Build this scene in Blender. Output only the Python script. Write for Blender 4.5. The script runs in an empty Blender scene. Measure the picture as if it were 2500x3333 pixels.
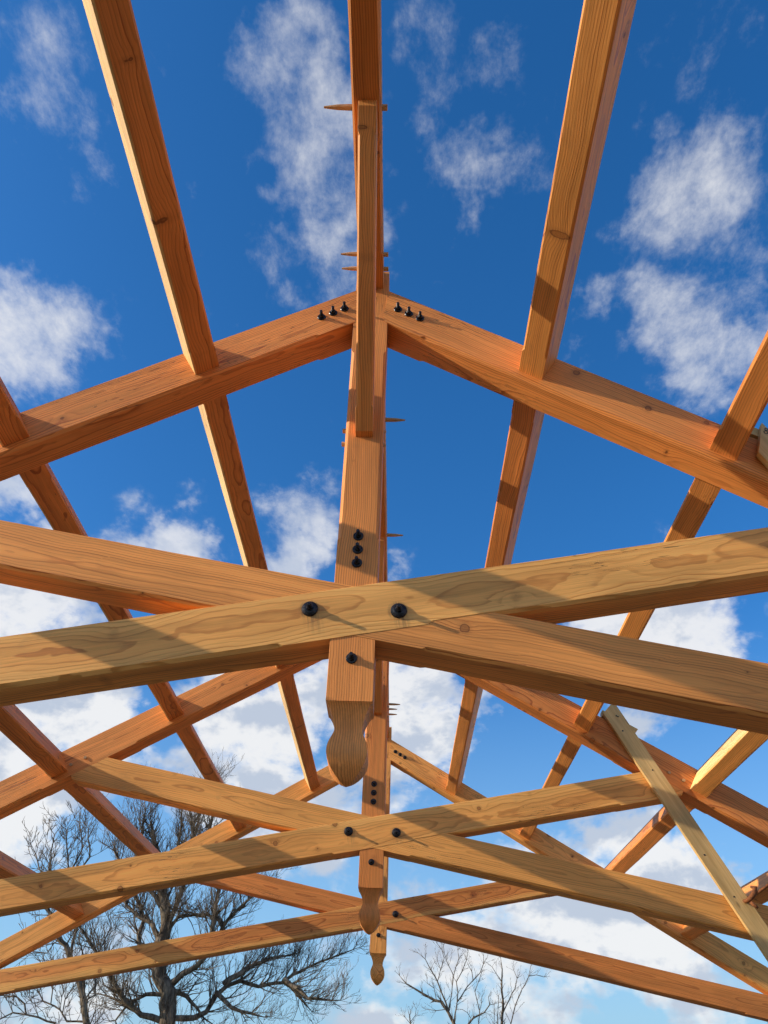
import bpy, bmesh, math, random
from mathutils import Matrix, Vector, noise as mnoise

scene = bpy.context.scene
C = scene.collection
ZC = 1.55                                   # eye height of the photographer

# ------------------------------------------------------------------ frame data (metres)
YT = [3.111, 6.822, 10.532]                 # front planes of the three trusses
BAY = 3.711
ZA = 3.833 + ZC                             # roof apex
M = 0.5853                                  # roof slope
CT = 1/math.hypot(1, M); ST = M*CT
DR, TR = 0.234, 0.19                        # rafter depth, timber thickness
ZT = 1.8015 + ZC                            # scissor chord top line at the post
MS = 0.1895
CM = 1/math.hypot(1, MS); SM = MS*CM
DS = 0.235
PW, PD = 0.137, 0.184                       # purlin width, depth
HW = 0.095                                  # king post half width
ZTAP, ZTIP = 1.272 + ZC, 0.957 + ZC
ZRB = 3.801 + ZC                            # underside of the ridge beam
ZTOP = 3.951 + ZC
SUN = Vector((-4.6, -1.0, 1.75)).normalized()   # towards the sun

# ------------------------------------------------------------------ small helpers
def tag(o, label=None, cat=None, group=None, kind=None):
    if label: o['label'] = label
    if cat: o['category'] = cat
    if group: o['group'] = group
    if kind: o['kind'] = kind
    return o

def empty(name, loc):
    o = bpy.data.objects.new(name, None); C.objects.link(o)
    o.empty_display_size = 0.1; o.location = loc
    return o

def link(name, me, mat, parent=None, mtx=None):
    o = bpy.data.objects.new(name, me); C.objects.link(o)
    if mat and not me.materials: me.materials.append(mat)
    if parent: o.parent = parent
    if mtx is not None: o.matrix_local = mtx
    return o

def frame(org, X, Y):
    X = Vector(X).normalized(); Y = Vector(Y).normalized(); Z = X.cross(Y)
    m = Matrix((X, Y, Z)).transposed().to_4x4(); m.translation = Vector(org)
    return m

def finish(bm, name, smooth=False, sharp=None):
    bmesh.ops.remove_doubles(bm, verts=bm.verts, dist=1e-5)
    bmesh.ops.dissolve_degenerate(bm, edges=bm.edges, dist=1e-6)
    bmesh.ops.recalc_face_normals(bm, faces=bm.faces)
    me = bpy.data.meshes.new(name); bm.to_mesh(me); bm.free()
    if smooth:
        for f in me.polygons: f.use_smooth = True
    return me

def loft(sections, name, smooth=False, bm=None, done=True):
    bm = bm or bmesh.new(); rows = []
    for s in sections: rows.append([bm.verts.new(v) for v in s])
    n = len(rows[0])
    for a, b in zip(rows, rows[1:]):
        for i in range(n):
            bm.faces.new((a[i], a[(i+1) % n], b[(i+1) % n], b[i]))
    bm.faces.new(rows[0][::-1]); bm.faces.new(rows[-1])
    return finish(bm, name, smooth) if done else bm

def sect(xt, xb, w, h, ch, edges, zt=0.0, zb=None):
    """one cross section: x runs linearly from the top edge (z=zt) to the bottom edge (z=zb)"""
    zb = -h if zb is None else zb
    def X(z): return xt if abs(zt-zb) < 1e-9 else xt + (xb-xt)*(zt-z)/(zt-zb)
    out = []
    for nm, y, z, a, b in (('tf', 0, zt, (0, -1), (1, 0)), ('tb', w, zt, (-1, 0), (0, -1)),
                           ('bb', w, zb, (0, 1), (-1, 0)), ('bf', 0, zb, (1, 0), (0, 1))):
        c = ch if nm in edges else 0.0
        c = max(c, 0.0012) if ch >= 0 else 0.0
        for d in (a, b):
            yy, zz = y + d[0]*c, z + d[1]*c
            out.append((X(zz), yy, zz))
    return out

def beam(name, L0, L1, w, h, stops=(), edges=('bf', 'bb'), ch=0.015, run=0.022, pre=(), post=()):
    """timber along local X; L0/L1 = (x at top edge, x at bottom edge); stops = chamfered stretches"""
    rj = random.Random(name + str(L0)); S = []
    for p in pre: S.append(sect(p[0], p[2], w, h, 0, edges, p[1], p[3]))
    S.append(sect(L0[0], L0[1], w, h, 0, edges))
    for a, b in stops:
        S += [sect(a, a, w, h, 0, edges), sect(a+run, a+run, w, h, ch, edges)]
        n = max(1, int((b-a)/0.45))
        for i in range(1, n):
            x = a+run+(b-a-2*run)*i/n
            dy, dz = rj.uniform(-.0016, .0016), rj.uniform(-.0016, .0016)     # sawn timber is never quite straight
            S.append([(p[0], p[1]+dy, p[2]+dz) for p in sect(x, x, w, h, ch*rj.uniform(.8, 1.2), edges)])
        S += [sect(b-run, b-run, w, h, ch, edges), sect(b, b, w, h, 0, edges)]
    S.append(sect(L1[0], L1[1], w, h, 0, edges))
    for p in post: S.append(sect(p[0], p[2], w, h, 0, edges, p[1], p[3]))
    return loft(S, name)

def lathe(profile, name, seg=16, axis='y', smooth=True, flat_below=None):
    bm = bmesh.new(); rows = []
    for r, t in profile:
        row = []
        for i in range(seg):
            a = 2*math.pi*i/seg
            row.append(bm.verts.new((r*math.cos(a), t, r*math.sin(a)) if axis == 'y' else (t, r*math.cos(a), r*math.sin(a))))
        rows.append(row)
    for a, b in zip(rows, rows[1:]):
        for i in range(seg): bm.faces.new((a[i], a[(i+1) % seg], b[(i+1) % seg], b[i]))
    bm.faces.new(rows[0]); bm.faces.new(rows[-1][::-1])
    me = finish(bm, name, smooth)
    return me

# ------------------------------------------------------------------ node helpers
class NT:
    def __init__(s, nt): s.nt = nt
    def n(s, t, **kw):
        o = s.nt.nodes.new(t)
        for k, v in kw.items(): setattr(o, k, v)
        return o
    def put(s, sock, v):
        if isinstance(v, bpy.types.NodeSocket): s.nt.links.new(v, sock)
        elif v is not None: sock.default_value = v
    def m(s, op, a, b=None, c=None, clamp=False):
        o = s.n('ShaderNodeMath', operation=op, use_clamp=clamp)
        s.put(o.inputs[0], a); s.put(o.inputs[1], b); s.put(o.inputs[2], c)
        return o.outputs[0]
    def v(s, op, a, b=None, scale=None):
        o = s.n('ShaderNodeVectorMath', operation=op)
        s.put(o.inputs[0], a); s.put(o.inputs[1], b)
        if scale is not None: s.put(o.inputs['Scale'], scale)
        return o.outputs['Value'] if op in ('LENGTH', 'DOT_PRODUCT', 'DISTANCE') else o.outputs['Vector']
    def noise(s, vec, scale=1, detail=2, rough=0.5, dist=0.0, out='Fac'):
        o = s.n('ShaderNodeTexNoise')
        s.put(o.inputs['Vector'], vec); s.put(o.inputs['Scale'], scale); s.put(o.inputs['Detail'], detail)
        s.put(o.inputs['Roughness'], rough); s.put(o.inputs['Distortion'], dist)
        return o.outputs[out]
    def mix(s, f, a, b, mode='MIX'):
        o = s.n('ShaderNodeMix', data_type='RGBA', blend_type=mode)
        s.put(o.inputs[0], f); s.put(o.inputs[6], a); s.put(o.inputs[7], b)
        return o.outputs[2]
    def map(s, v, a, b, c=0.0, d=1.0, smooth=True):
        o = s.n('ShaderNodeMapRange', interpolation_type='SMOOTHSTEP' if smooth else 'LINEAR')
        s.put(o.inputs['Value'], v)
        s.put(o.inputs['From Min'], a); s.put(o.inputs['From Max'], b)
        s.put(o.inputs['To Min'], c); s.put(o.inputs['To Max'], d)
        return o.outputs['Result']
    def ramp(s, f, stops):
        o = s.n('ShaderNodeValToRGB'); e = o.color_ramp.elements
        while len(e) > 1: e.remove(e[-1])
        e[0].position = stops[0][0]; e[0].color = stops[0][1]
        for p, c in stops[1:]:
            x = e.new(p); x.color = c
        s.put(o.inputs[0], f); return o.outputs[0]

def new_mat(name):
    m = bpy.data.materials.new(name); m.use_nodes = True
    nt = m.node_tree; nt.nodes.clear(); k = NT(nt)
    b = k.n('ShaderNodeBsdfPrincipled'); o = k.n('ShaderNodeOutputMaterial')
    nt.links.new(b.outputs[0], o.inputs[0])
    return m, k, b

def wood_material():
    """Douglas fir: growth rings around a pith that wanders, bent round scattered knots"""
    m, k, b = new_mat('fir_timber')
    tc = k.n('ShaderNodeTexCoord')
    def attr(nm):
        a = k.n('ShaderNodeAttribute', attribute_type='OBJECT', attribute_name=nm); return a.outputs['Fac']
    seed, tone, pu, pv, fr, lite, heart, litfrom = (attr(x) for x in ('seed', 'tone', 'pith_depth', 'pith_height', 'ring_count', 'lightness', 'heart_radius', 'lit_from'))
    cmb = k.n('ShaderNodeCombineXYZ'); k.put(cmb.inputs[0], k.m('MULTIPLY', seed, 7.31)); k.put(cmb.inputs[1], k.m('MULTIPLY', seed, 1.9)); k.put(cmb.inputs[2], k.m('MULTIPLY', seed, 0.77))
    off = cmb.outputs[0]
    P = tc.outputs['Object']
    Q = k.v('ADD', P, off)
    # slow wander of the stem
    w1 = k.v('SUBTRACT', k.noise(k.v('MULTIPLY', Q, (1.15, 2.2, 2.2)), 1, 1.5, .5, out='Color'), (.5, .5, .5))
    w2 = k.v('SUBTRACT', k.noise(k.v('MULTIPLY', Q, (4.2, 11, 11)), 1, 2, .55, out='Color'), (.5, .5, .5))
    W_ = k.v('ADD', k.v('SCALE', w1, scale=0.085), k.v('SCALE', w2, scale=0.017))
    sp = k.n('ShaderNodeSeparateXYZ'); k.put(sp.inputs[0], k.v('ADD', P, W_))
    dy = k.m('SUBTRACT', sp.outputs[1], pu); dz = k.m('SUBTRACT', sp.outputs[2], pv)
    r = k.m('SQRT', k.m('ADD', k.m('MULTIPLY', dy, dy), k.m('MULTIPLY', dz, dz)))
    # knots
    SC = (2.3, 6.0, 6.0)
    kv = k.v('MULTIPLY', Q, SC)
    vo = k.n('ShaderNodeTexVoronoi', feature='F1'); k.put(vo.inputs['Vector'], kv); k.put(vo.inputs['Scale'], 1.0); k.put(vo.inputs['Randomness'], 1.0)
    dif = k.v('MULTIPLY', k.v('SUBTRACT', kv, vo.outputs['Position']), (1/2.3, 1/6, 1/6))
    jit = k.v('SCALE', k.v('SUBTRACT', k.noise(k.v('SCALE', Q, scale=38), 1, 1, .5, out='Color'), (.5, .5, .5)), scale=.012)
    dm = k.v('LENGTH', k.v('MULTIPLY', k.v('ADD', dif, jit), (1, .38, 1)))
    de = k.v('LENGTH', k.v('MULTIPLY', k.v('ADD', dif, jit), (.36, .42, 1)))
    sc = k.n('ShaderNodeSeparateColor'); k.put(sc.inputs[0], vo.outputs['Color'])
    on = k.m('GREATER_THAN', sc.outputs[1], .34)
    kr = k.m('MULTIPLY', k.map(sc.outputs[0], 0, 1, .006, .021, False), on)
    krs = k.m('MAXIMUM', kr, .0005)
    q = k.m('DIVIDE', de, k.m('MULTIPLY', krs, 2.0))
    bump = k.m('MULTIPLY', k.m('MULTIPLY', kr, 1.2), k.m('EXPONENT', k.m('MULTIPLY', k.m('MULTIPLY', q, q), -1.0)))
    rr = k.m('ADD', r, bump)
    ph = k.m('MULTIPLY', rr, fr)
    wob = k.noise(k.v('MULTIPLY', Q, (.6, 1.4, 1.4)), 1, 1)
    ph = k.m('ADD', ph, k.m('MULTIPLY', wob, 2.5))
    ring = k.m('FRACT', ph)
    late = k.ramp(ring, [(0, (0, 0, 0, 1)), (.40, (.06, .06, .06, 1)), (.70, (.35, .35, .35, 1)), (.84, (1, 1, 1, 1)), (.95, (1, 1, 1, 1)), (1, (0, 0, 0, 1))])
    # every ring has its own strength
    strong = k.noise(k.m('FLOOR', ph), .73, 0)
    cw = k.n('ShaderNodeCombineXYZ'); k.put(cw.inputs[0], k.m('FLOOR', ph)); k.put(cw.inputs[1], seed)
    wn = k.n('ShaderNodeTexWhiteNoise', noise_dimensions='2D'); k.put(wn.inputs['Vector'], cw.outputs[0])
    late = k.m('MULTIPLY', late, k.map(wn.outputs['Value'], 0, 1, .28, 1.0, False))
    fib = k.noise(k.v('MULTIPLY', Q, (5, 190, 190)), 1, 2, .6)
    big = k.noise(k.v('MULTIPLY', Q, (.9, 5, 5)), 1, 2, .5)
    early = k.mix(tone, (.74, .355, .092, 1), (.70, .256, .064, 1))
    latec = k.mix(tone, (.40, .140, .030, 1), (.34, .078, .017, 1))
    sapw = k.m('SUBTRACT', k.m('SUBTRACT', r, heart), k.m('MULTIPLY', k.m('SUBTRACT', k.noise(k.v('MULTIPLY', Q, (.8, 6, 6)), 1, 2), .5), .03))
    sap = k.map(sapw, -.02, .02)
    so = k.n('ShaderNodeSeparateXYZ'); k.put(so.inputs[0], P)
    lit_side = k.map(k.m('SUBTRACT', k.m('ADD', so.outputs[1], k.m('MULTIPLY', k.m('SUBTRACT', k.noise(k.v('MULTIPLY', Q, (1.2, 9, 9)), 1, 2), .5), .02)), litfrom), -.002, .004)
    early = k.mix(sap, early, (.81, .425, .122, 1)); latec = k.mix(sap, latec, (.54, .225, .05, 1))
    early = k.mix(lit_side, early, (.84, .55, .23, 1)); latec = k.mix(lit_side, latec, (.66, .38, .13, 1))  # sunlit purlin sides: the bright bleached look is put into the colour
    col = k.mix(k.m('MULTIPLY', late, .9), early, latec)
    val = k.m('MULTIPLY', k.map(fib, .25, .75, .88, 1.10, False), k.map(big, .25, .75, .76, 1.20, False))
    strk = k.noise(k.v('MULTIPLY', k.v('ADD', Q, W_), (.35, 24, 24)), 1, 3, .6)
    val = k.m('MULTIPLY', val, k.map(strk, .3, .7, .84, 1.14, False))
    val = k.m('MULTIPLY', val, k.m('MULTIPLY', lite, 1.27))
    hs = k.n('ShaderNodeHueSaturation'); k.put(hs.inputs['Color'], col); k.put(hs.inputs['Value'], val); col = hs.outputs[0]
    # knots: rings, dark rim, brown heart
    inside = k.map(k.m('DIVIDE', dm, krs), 1.0, .86)
    inside = k.m('MULTIPLY', inside, on)
    kring = k.m('FRACT', k.m('MULTIPLY', dm, 210))
    kcol = k.mix(k.m('MULTIPLY', kring, .8), (.50, .20, .045, 1), (.20, .062, .015, 1))
    col = k.mix(k.m('MULTIPLY', inside, .68), col, kcol)
    rim = k.m('MULTIPLY', k.map(k.m('ABSOLUTE', k.m('SUBTRACT', k.m('DIVIDE', dm, krs), .98)), .20, .04), on)
    col = k.mix(k.m('MULTIPLY', rim, .72), col, (.07, .024, .011, 1))
    halo = k.m('MULTIPLY', k.map(k.m('DIVIDE', dm, krs), 2.4, 1.0), on)
    col = k.mix(k.m('MULTIPLY', halo, .28), col, (.30, .10, .03, 1))
    # pitch pockets and drying checks along the grain
    chk = k.noise(k.v('MULTIPLY', k.v('ADD', Q, k.v('SCALE', W_, scale=.5)), (1.5, 55, 55)), 1, 2, .5)
    chm = k.noise(k.v('MULTIPLY', Q, (.9, 3, 3)), 1, 0)
    crack = k.m('MULTIPLY', k.map(k.m('ABSOLUTE', k.m('SUBTRACT', chk, .5)), .010, .001), k.map(chm, .64, .70))
    col = k.mix(k.m('MULTIPLY', crack, .8), col, (.06, .02, .01, 1))
    # dirt and handling marks
    dirt = k.map(k.noise(k.v('MULTIPLY', Q, (5, 9, 9)), 1, 5, .65), .56, .8)
    col = k.mix(k.m('MULTIPLY', dirt, .22), col, (.20, .12, .07, 1))
    # grey water marks running down from the two big washers of a lapped chord
    stain = attr('stain'); tot = None
    for bx, bz in ((.163, -.150), (-.213, -.083)):
        dx = k.m('DIVIDE', k.m('SUBTRACT', k.m('ADD', so.outputs[0], k.m('MULTIPLY', k.m('SUBTRACT', so.outputs[2], bz), .19)), bx), .030)
        g = k.m('EXPONENT', k.m('MULTIPLY', k.m('MULTIPLY', dx, dx), -1.0))
        g = k.m('MULTIPLY', g, k.m('MULTIPLY', k.map(so.outputs[2], bz+.03, bz-.02), k.map(so.outputs[2], bz-.15, bz-.03)))
        ring_ = k.map(k.v('LENGTH', k.v('MULTIPLY', k.v('SUBTRACT', P, (bx, 0, bz)), (1, 0, 1))), .052, .034)
        g = k.m('MAXIMUM', g, ring_)
        tot = g if tot is None else k.m('MAXIMUM', tot, g)
    sn = k.map(k.noise(k.v('MULTIPLY', Q, (120, 120, 9)), 1, 3, .6), .38, .62, .25, 1)
    col = k.mix(k.m('MULTIPLY', k.m('MULTIPLY', tot, sn), k.m('MULTIPLY', stain, .62)), col, (.10, .075, .05, 1))
    k.put(b.inputs['Base Color'], col)
    k.put(b.inputs['Roughness'], k.map(late, 0, 1, .62, .48, False)); b.inputs['Specular IOR Level'].default_value = .32
    bp = k.n('ShaderNodeBump'); bp.inputs['Strength'].default_value = .35; bp.inputs['Distance'].default_value = .0015
    k.put(bp.inputs['Height'], k.m('SUBTRACT', k.m('ADD', fib, k.m('MULTIPLY', late, .5)), k.m('MULTIPLY', crack, 2.0)))
    k.put(b.inputs['Normal'], bp.outputs[0])
    return m

def simple_wood(name, c1, c2, sx=(3, 60, 60)):
    m, k, b = new_mat(name)
    tc = k.n('ShaderNodeTexCoord'); oi = k.n('ShaderNodeObjectInfo')
    P = k.v('ADD', tc.outputs['Object'], k.v('SCALE', (3.1, 5.7, 2.3), scale=oi.outputs['Random']))
    f = k.noise(k.v('MULTIPLY', P, sx), 1, 3, .6, .4)
    g = k.noise(k.v('MULTIPLY', P, (2, 8, 8)), 1, 3)
    col = k.mix(k.map(f, .3, .7), c1, c2)
    hs = k.n('ShaderNodeHueSaturation'); k.put(hs.inputs['Color'], col); k.put(hs.inputs['Value'], k.map(g, .25, .75, .78, 1.15)); 
    col = hs.outputs[0]
    vo = k.n('ShaderNodeTexVoronoi', feature='F1'); k.put(vo.inputs['Vector'], k.v('MULTIPLY', P, (3.2, 9, 9))); vo.inputs['Scale'].default_value = 1
    sc = k.n('ShaderNodeSeparateColor'); k.put(sc.inputs[0], vo.outputs['Color'])
    kn = k.m('MULTIPLY', k.map(vo.outputs['Distance'], .14, .05), k.m('GREATER_THAN', sc.outputs[0], .45))
    col = k.mix(k.m('MULTIPLY', kn, .7), col, (.16, .08, .035, 1))
    k.put(b.inputs['Base Color'], col); b.inputs['Roughness'].default_value = .7; b.inputs['Specular IOR Level'].default_value = .25
    bp = k.n('ShaderNodeBump'); bp.inputs['Strength'].default_value = .3; bp.inputs['Distance'].default_value = .001
    k.put(bp.inputs['Height'], f); k.put(b.inputs['Normal'], bp.outputs[0])
    return m

def metal(name, col, rough, metallic, rust=None):
    m, k, b = new_mat(name); tc = k.n('ShaderNodeTexCoord')
    f = k.noise(tc.outputs['Object'], 70, 4, .6)
    c = k.mix(k.map(f, .35, .7), col, rust or tuple(min(1, x*1.9) for x in col[:3])+(1,))
    k.put(b.inputs['Base Color'], c); k.put(b.inputs['Roughness'], k.map(f, .3, .7, rough-.08, rough+.15)); b.inputs['Metallic'].default_value = metallic
    bp = k.n('ShaderNodeBump'); bp.inputs['Strength'].default_value = .25; bp.inputs['Distance'].default_value = .001
    k.put(bp.inputs['Height'], f); k.put(b.inputs['Normal'], bp.outputs[0])
    return m

def bark_material():
    m, k, b = new_mat('grey_bark'); tc = k.n('ShaderNodeTexCoord')
    f = k.noise(k.v('MULTIPLY', tc.outputs['Object'], (9, 9, 2.2)), 1, 5, .65, .6)
    g = k.noise(tc.outputs['Object'], 1.3, 3)
    c = k.mix(k.map(f, .35, .68), (.075, .055, .040, 1), (.27, .215, .160, 1))
    c = k.mix(k.map(g, .5, .75, 0, .45), c, (.13, .12, .085, 1))
    k.put(b.inputs['Base Color'], c); b.inputs['Roughness'].default_value = .9; b.inputs['Specular IOR Level'].default_value = .1
    bp = k.n('ShaderNodeBump'); bp.inputs['Strength'].default_value = .8; bp.inputs['Distance'].default_value = .02
    k.put(bp.inputs['Height'], f); k.put(b.inputs['Normal'], bp.outputs[0])
    return m

WOOD = wood_material()
PEG = simple_wood('oak_peg', (.60, .40, .22, 1), (.45, .27, .13, 1), (30, 90, 90))
PINE = simple_wood('weathered_pine', (.80, .54, .23, 1), (.66, .42, .16, 1), (2.2, 70, 70))
BLACK = metal('black_steel', (.022, .022, .025, 1), .30, .65)
RUST = metal('rusty_steel', (.16, .055, .02, 1), .75, .2, (.34, .12, .035, 1))
INK = metal('black_ink', (.01, .01, .012, 1), .6, 0)
BARK = bark_material()

_seed = random.Random(11)
def grain(o, tone, pith=None, fr=None, seed=None, lite=1.0, heart=.60, sap=9.0):
    """individual growth rings for one stick"""
    o['seed'] = float(_seed.uniform(0, 9) if seed is None else seed)
    o['tone'] = float(tone); o['lightness'] = float(lite)
    y, z = pith if pith else (_seed.uniform(.05, .14), _seed.uniform(-.16, -.06))
    o['pith_depth'] = float(y); o['pith_height'] = float(z)
    o['ring_count'] = float(fr if fr else _seed.uniform(78, 110)); o['heart_radius'] = float(heart); o['lit_from'] = float(sap)  # last value: depth where the painted sunlit tone begins
    return o

# ------------------------------------------------------------------ truss parts (local to an Empty at its foot)
ZF = 0.55 + ZC                               # height of the Empty: the level of the rafter tails
def tl(x, y, z): return (x, y, z - ZF)

def rafter_mesh():
    # local X from the apex corner down the slope; its head is let 33 mm into the post
    st_, sb_ = HW/CT, (HW-.032+DR*ST)/CT     # shoulder leans back into the post, its heel 32 mm inside
    stops = [((.279+DR*ST)/CT, (2.06+DR*ST)/CT), ((2.75+DR*ST)/CT, 6.0)]
    return beam('rafter', (st_, sb_), (6.15, 6.15-DR*M), TR-.001, DR, stops)

def chord_mesh(nm, back):
    xt = (ZA - DR/CT - ZT)/(M+MS)            # where the upper end meets the rafter soffit
    xb = (ZA - DR/CT - ZT + DS/CM)/(M+MS)
    yt = -(ZA - DR/CT - ZT)/(M-MS); yb = -(ZA - DR/CT - ZT + DS/CM)/(M-MS)
    def lx(x, d): return x*CM + (MS*x)*SM if d == 0 else (x*CM + (MS*x - DS/CM)*SM)
    L1t, L1b = lx(xt, 0), lx(xb, 1)
    L0t, L0b = lx(yt, 0), lx(yb, 1)
    nose = .05                               # the sharp point is cut off square
    zz = -DS + nose*.55; xx = L1t + (L1b-L1t)*(-zz)/DS
    return beam(nm, (L0t, L0b), (L1t, L1b-nose), back, DS, [(-4.2, -.34), (.28, 2.02)],
                post=[(L1t, 0.0, xx, zz)])

def post_mesh():
    # X up (0 at the tip), Y back, Z = minus world x; square post with four-sided turned drop
    zt = ZTAP - ZTIP; H = ZTOP - ZTIP
    prof = [(0, .003), (.005, .0105), (.011, .0195), (.022, .0320), (.037, .0455), (.054, .0575), (.073, .0685), (.094, .0762), (.118, .0805),
            (.138, .0800), (.156, .0770), (.172, .0722), (.187, .0665), (.200, .0615), (.211, .0580), (.218, .0562), (.222, .0558)]
    neck = [(.227, .0562), (.240, .0575), (.256, .0602), (.272, .0642), (.288, .0695), (.303, .0752), (.316, .0812), (.327, .0875), (.3345, .0942), (.335, HW)]
    S = []
    def sq(x, h, c, hz=None):
        y0, y1 = HW-h, HW+h
        if h > HW-1e-6: y0, y1 = .002, .188
        o = []
        hz = h
        for (y, z, a, b) in ((y0, hz, (0, -1), (1, 0)), (y1, hz, (-1, 0), (0, -1)), (y1, -hz, (0, 1), (-1, 0)), (y0, -hz, (1, 0), (0, 1))):
            for d in (a, b): o.append((x, y+d[0]*c, z+d[1]*c))
        return o
    for x, h in prof+neck: S.append(sq(x*zt/.335, h, .0012 if h > .02 else .0004))
    a, b = 2.042+ZC-ZTIP, 3.285+ZC-ZTIP
    S += [sq(a, HW, .0012), sq(a+.022, HW, .015), sq((a+b)/2, HW, .015), sq(b-.022, HW, .015), sq(b, HW, .0012), sq(H, HW, .0012)]
    me = loft(S, 'king_post', True); me.set_sharp_from_angle(angle=math.radians(24))
    return me

def bolt_meshes(big):
    R = .036 if big else .024
    if big:
        wash = [(R, 0), (R, -.004), (R*.93, -.008), (R*.62, -.013), (R*.52, -.014), (R*.40, -.014)]
    else:
        wash = [(R, 0), (R, -.004), (R*.90, -.0065), (R*.5, -.0075)]
    t = wash[-1][1]
    w = lathe(wash, 'washer', 20, smooth=False)
    nut = lathe([(.0145, t+.002), (.0150, t), (.0150, t-.011), (.0132, t-.013), (.009, t-.013)], 'nut', 6, smooth=False)
    n = 9; pr = [(.0088, t)]
    for i in range(n):
        y = t-.012-(.026 if big else .030)*i/n
        pr += [(.0086, y), (.0076, y-.0013)]
    pr += [(.0074, pr[-1][1]-.002)]
    rod = lathe(pr, 'threaded_rod', 12, smooth=False)
    return w, nut, rod
BIG, SMALL = bolt_meshes(True), bolt_meshes(False)

def bolt(parent, x, y, z, meshes, rnd):
    w = link('bolt', meshes[0], BLACK, parent, Matrix.Translation(tl(x, y, z)) @ Matrix.Rotation(rnd.uniform(0, 6), 4, 'Y'))
    link('nut', meshes[1], BLACK, w); link('threaded_rod', meshes[2], BLACK, w)
    return w

def peg_mesh(L, tail, r=.0125):
    """riven drawbore peg along X: blunt head at 0, tapered point at L"""
    rnd = random.Random(int(L*1000)); S = []
    for x, k_ in ((0, .96), (.002, 1.0), (L-tail, 1.0), (L-tail*.55, .86), (L-tail*.2, .55), (L, .34)):
        S.append([(x, r*k_*(1+rnd.uniform(-.05, .05))*math.cos(math.pi/4*i), r*k_*(1+rnd.uniform(-.05, .05))*math.sin(math.pi/4*i)) for i in range(8)])
    return loft(S, 'peg')

def make_truss(y):
    t = empty('scissor_truss', (0, y, ZF)); rnd = random.Random(5)
    rm = rafter_mesh()
    rR = link('rafter', rm, WOOD, t, frame(tl(0, 0, ZA), (CT, 0, -ST), (0, 1, 0)))
    # mirrored frame: X runs down the left slope, Y forward towards the camera
    rL = link('rafter', rm, WOOD, t, frame(tl(0, TR-.001, ZA), (-CT, 0, -ST), (0, -1, 0)))
    ca = link('scissor_chord', chord_mesh('scissor_chord', TR+.004), WOOD, t, frame(tl(0, -.002, ZT), (CM, 0, SM), (0, 1, 0)))
    cb = link('scissor_chord', chord_mesh('scissor_chord', TR), WOOD, t, frame(tl(0, TR, ZT), (-CM, 0, SM), (0, -1, 0)))
    kp = link('king_post', post_mesh(), WOOD, t, frame(tl(0, 0, ZTIP), (0, 0, 1), (0, 1, 0)))
    for s in (-1, 1):
        for x, z in ((.152, 3.617), (.214, 3.580), (.277, 3.543)): bolt(t, s*x, 0, z+ZC, SMALL, rnd)
    for z in (2.067, 1.995, 1.923): bolt(t, 0, .002, z+ZC, SMALL, rnd)
    bolt(t, 0, .002, 1.457+ZC, SMALL, rnd)
    for s in (-1, 1): bolt(t, s*.192, -.002, 1.683+ZC, BIG, rnd)
    pm = peg_mesh(.24, .03, .0135)
    for s in (-1, 1):
        for x, z in ((2.457, 2.222), (2.565, 2.160)):
            link('peg', pm, PEG, t, frame(tl(s*x, -.012, z+ZC), (0, 1, 0), (1, 0, 0)))
    pk = peg_mesh(.226, .02)
    for z in (2.775, 2.685): link('peg', pk, PEG, t, frame(tl(-.118, .085, z+ZC), (1, 0, 0), (0, 1, 0)))
    return t, (rR, rL, ca, cb, kp)

def copy_tree(o, parent=None):
    c = o.copy(); C.objects.link(c)
    if parent: c.parent = parent
    for ch in list(o.children): copy_tree(ch, c)
    return c

t1, parts = make_truss(YT[0])
trusses = [t1, copy_tree(t1), copy_tree(t1)]
TL = ['nearest and largest scissor truss, crossing chords bolted through a king post with carved drop',
      'middle scissor truss, with a pale diagonal board nailed across its right rafter',
      'farthest and smallest scissor truss, bare trees showing directly behind its chords']
#            rafter R   rafter L   chord A    chord B    post      (tone)
TONES = [(.85, .95, .12, .60, .85), (1.1, .85, .15, .08, .95), (.2, .25, .9, 1.0, .25)]
PITH = [[(.16, -.34), (.15, -.15), (.17, -.11), (.16, -.15), (.10, .30)],
        [(.16, -.22), (.17, -.10), (.16, -.14), (.14, -.11), (.10, .33)],
        [(.15, -.10), (.14, -.12), (.16, -.10), (.15, -.10), (.13, -.02)]]
SEEDS = [(1.3, 2.1, 3.7, 4.4, 5.2), (6.1, 7.7, 8.3, 2.9, 1.1), (3.3, 5.9, 7.1, 0.7, 6.6)]
LITE = [(1.0, .98, 1.03, 1.02, .95), (.84, .94, 1.02, 1.08, .92), (1.08, 1.02, .88, .86, 1.04)]
for i, t in enumerate(trusses):
    t.location = (0, YT[i], ZF)
    tag(t, TL[i], 'roof truss', 'scissor trusses of the timber frame')
    src = list(t1.children)
    kids = {}
    wood = [c for c in t.children if c.name.split('.')[0] in ('rafter', 'scissor_chord', 'king_post')]
    order = []
    for c in wood:
        n_ = c.name.split('.')[0]; fx = c.matrix_basis[0][0]
        j = {'rafter': 0 if fx > 0 else 1, 'scissor_chord': 2 if fx > 0 else 3, 'king_post': 4}[n_]
        grain(c, TONES[i][j], PITH[i][j], [95, 90, 105, 85, 100][j], SEEDS[i][j], LITE[i][j], [.60, .60, .180, .60, .60][j])
        if j == 2: c['stain'] = (1.0, .6, .5)[i]

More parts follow.
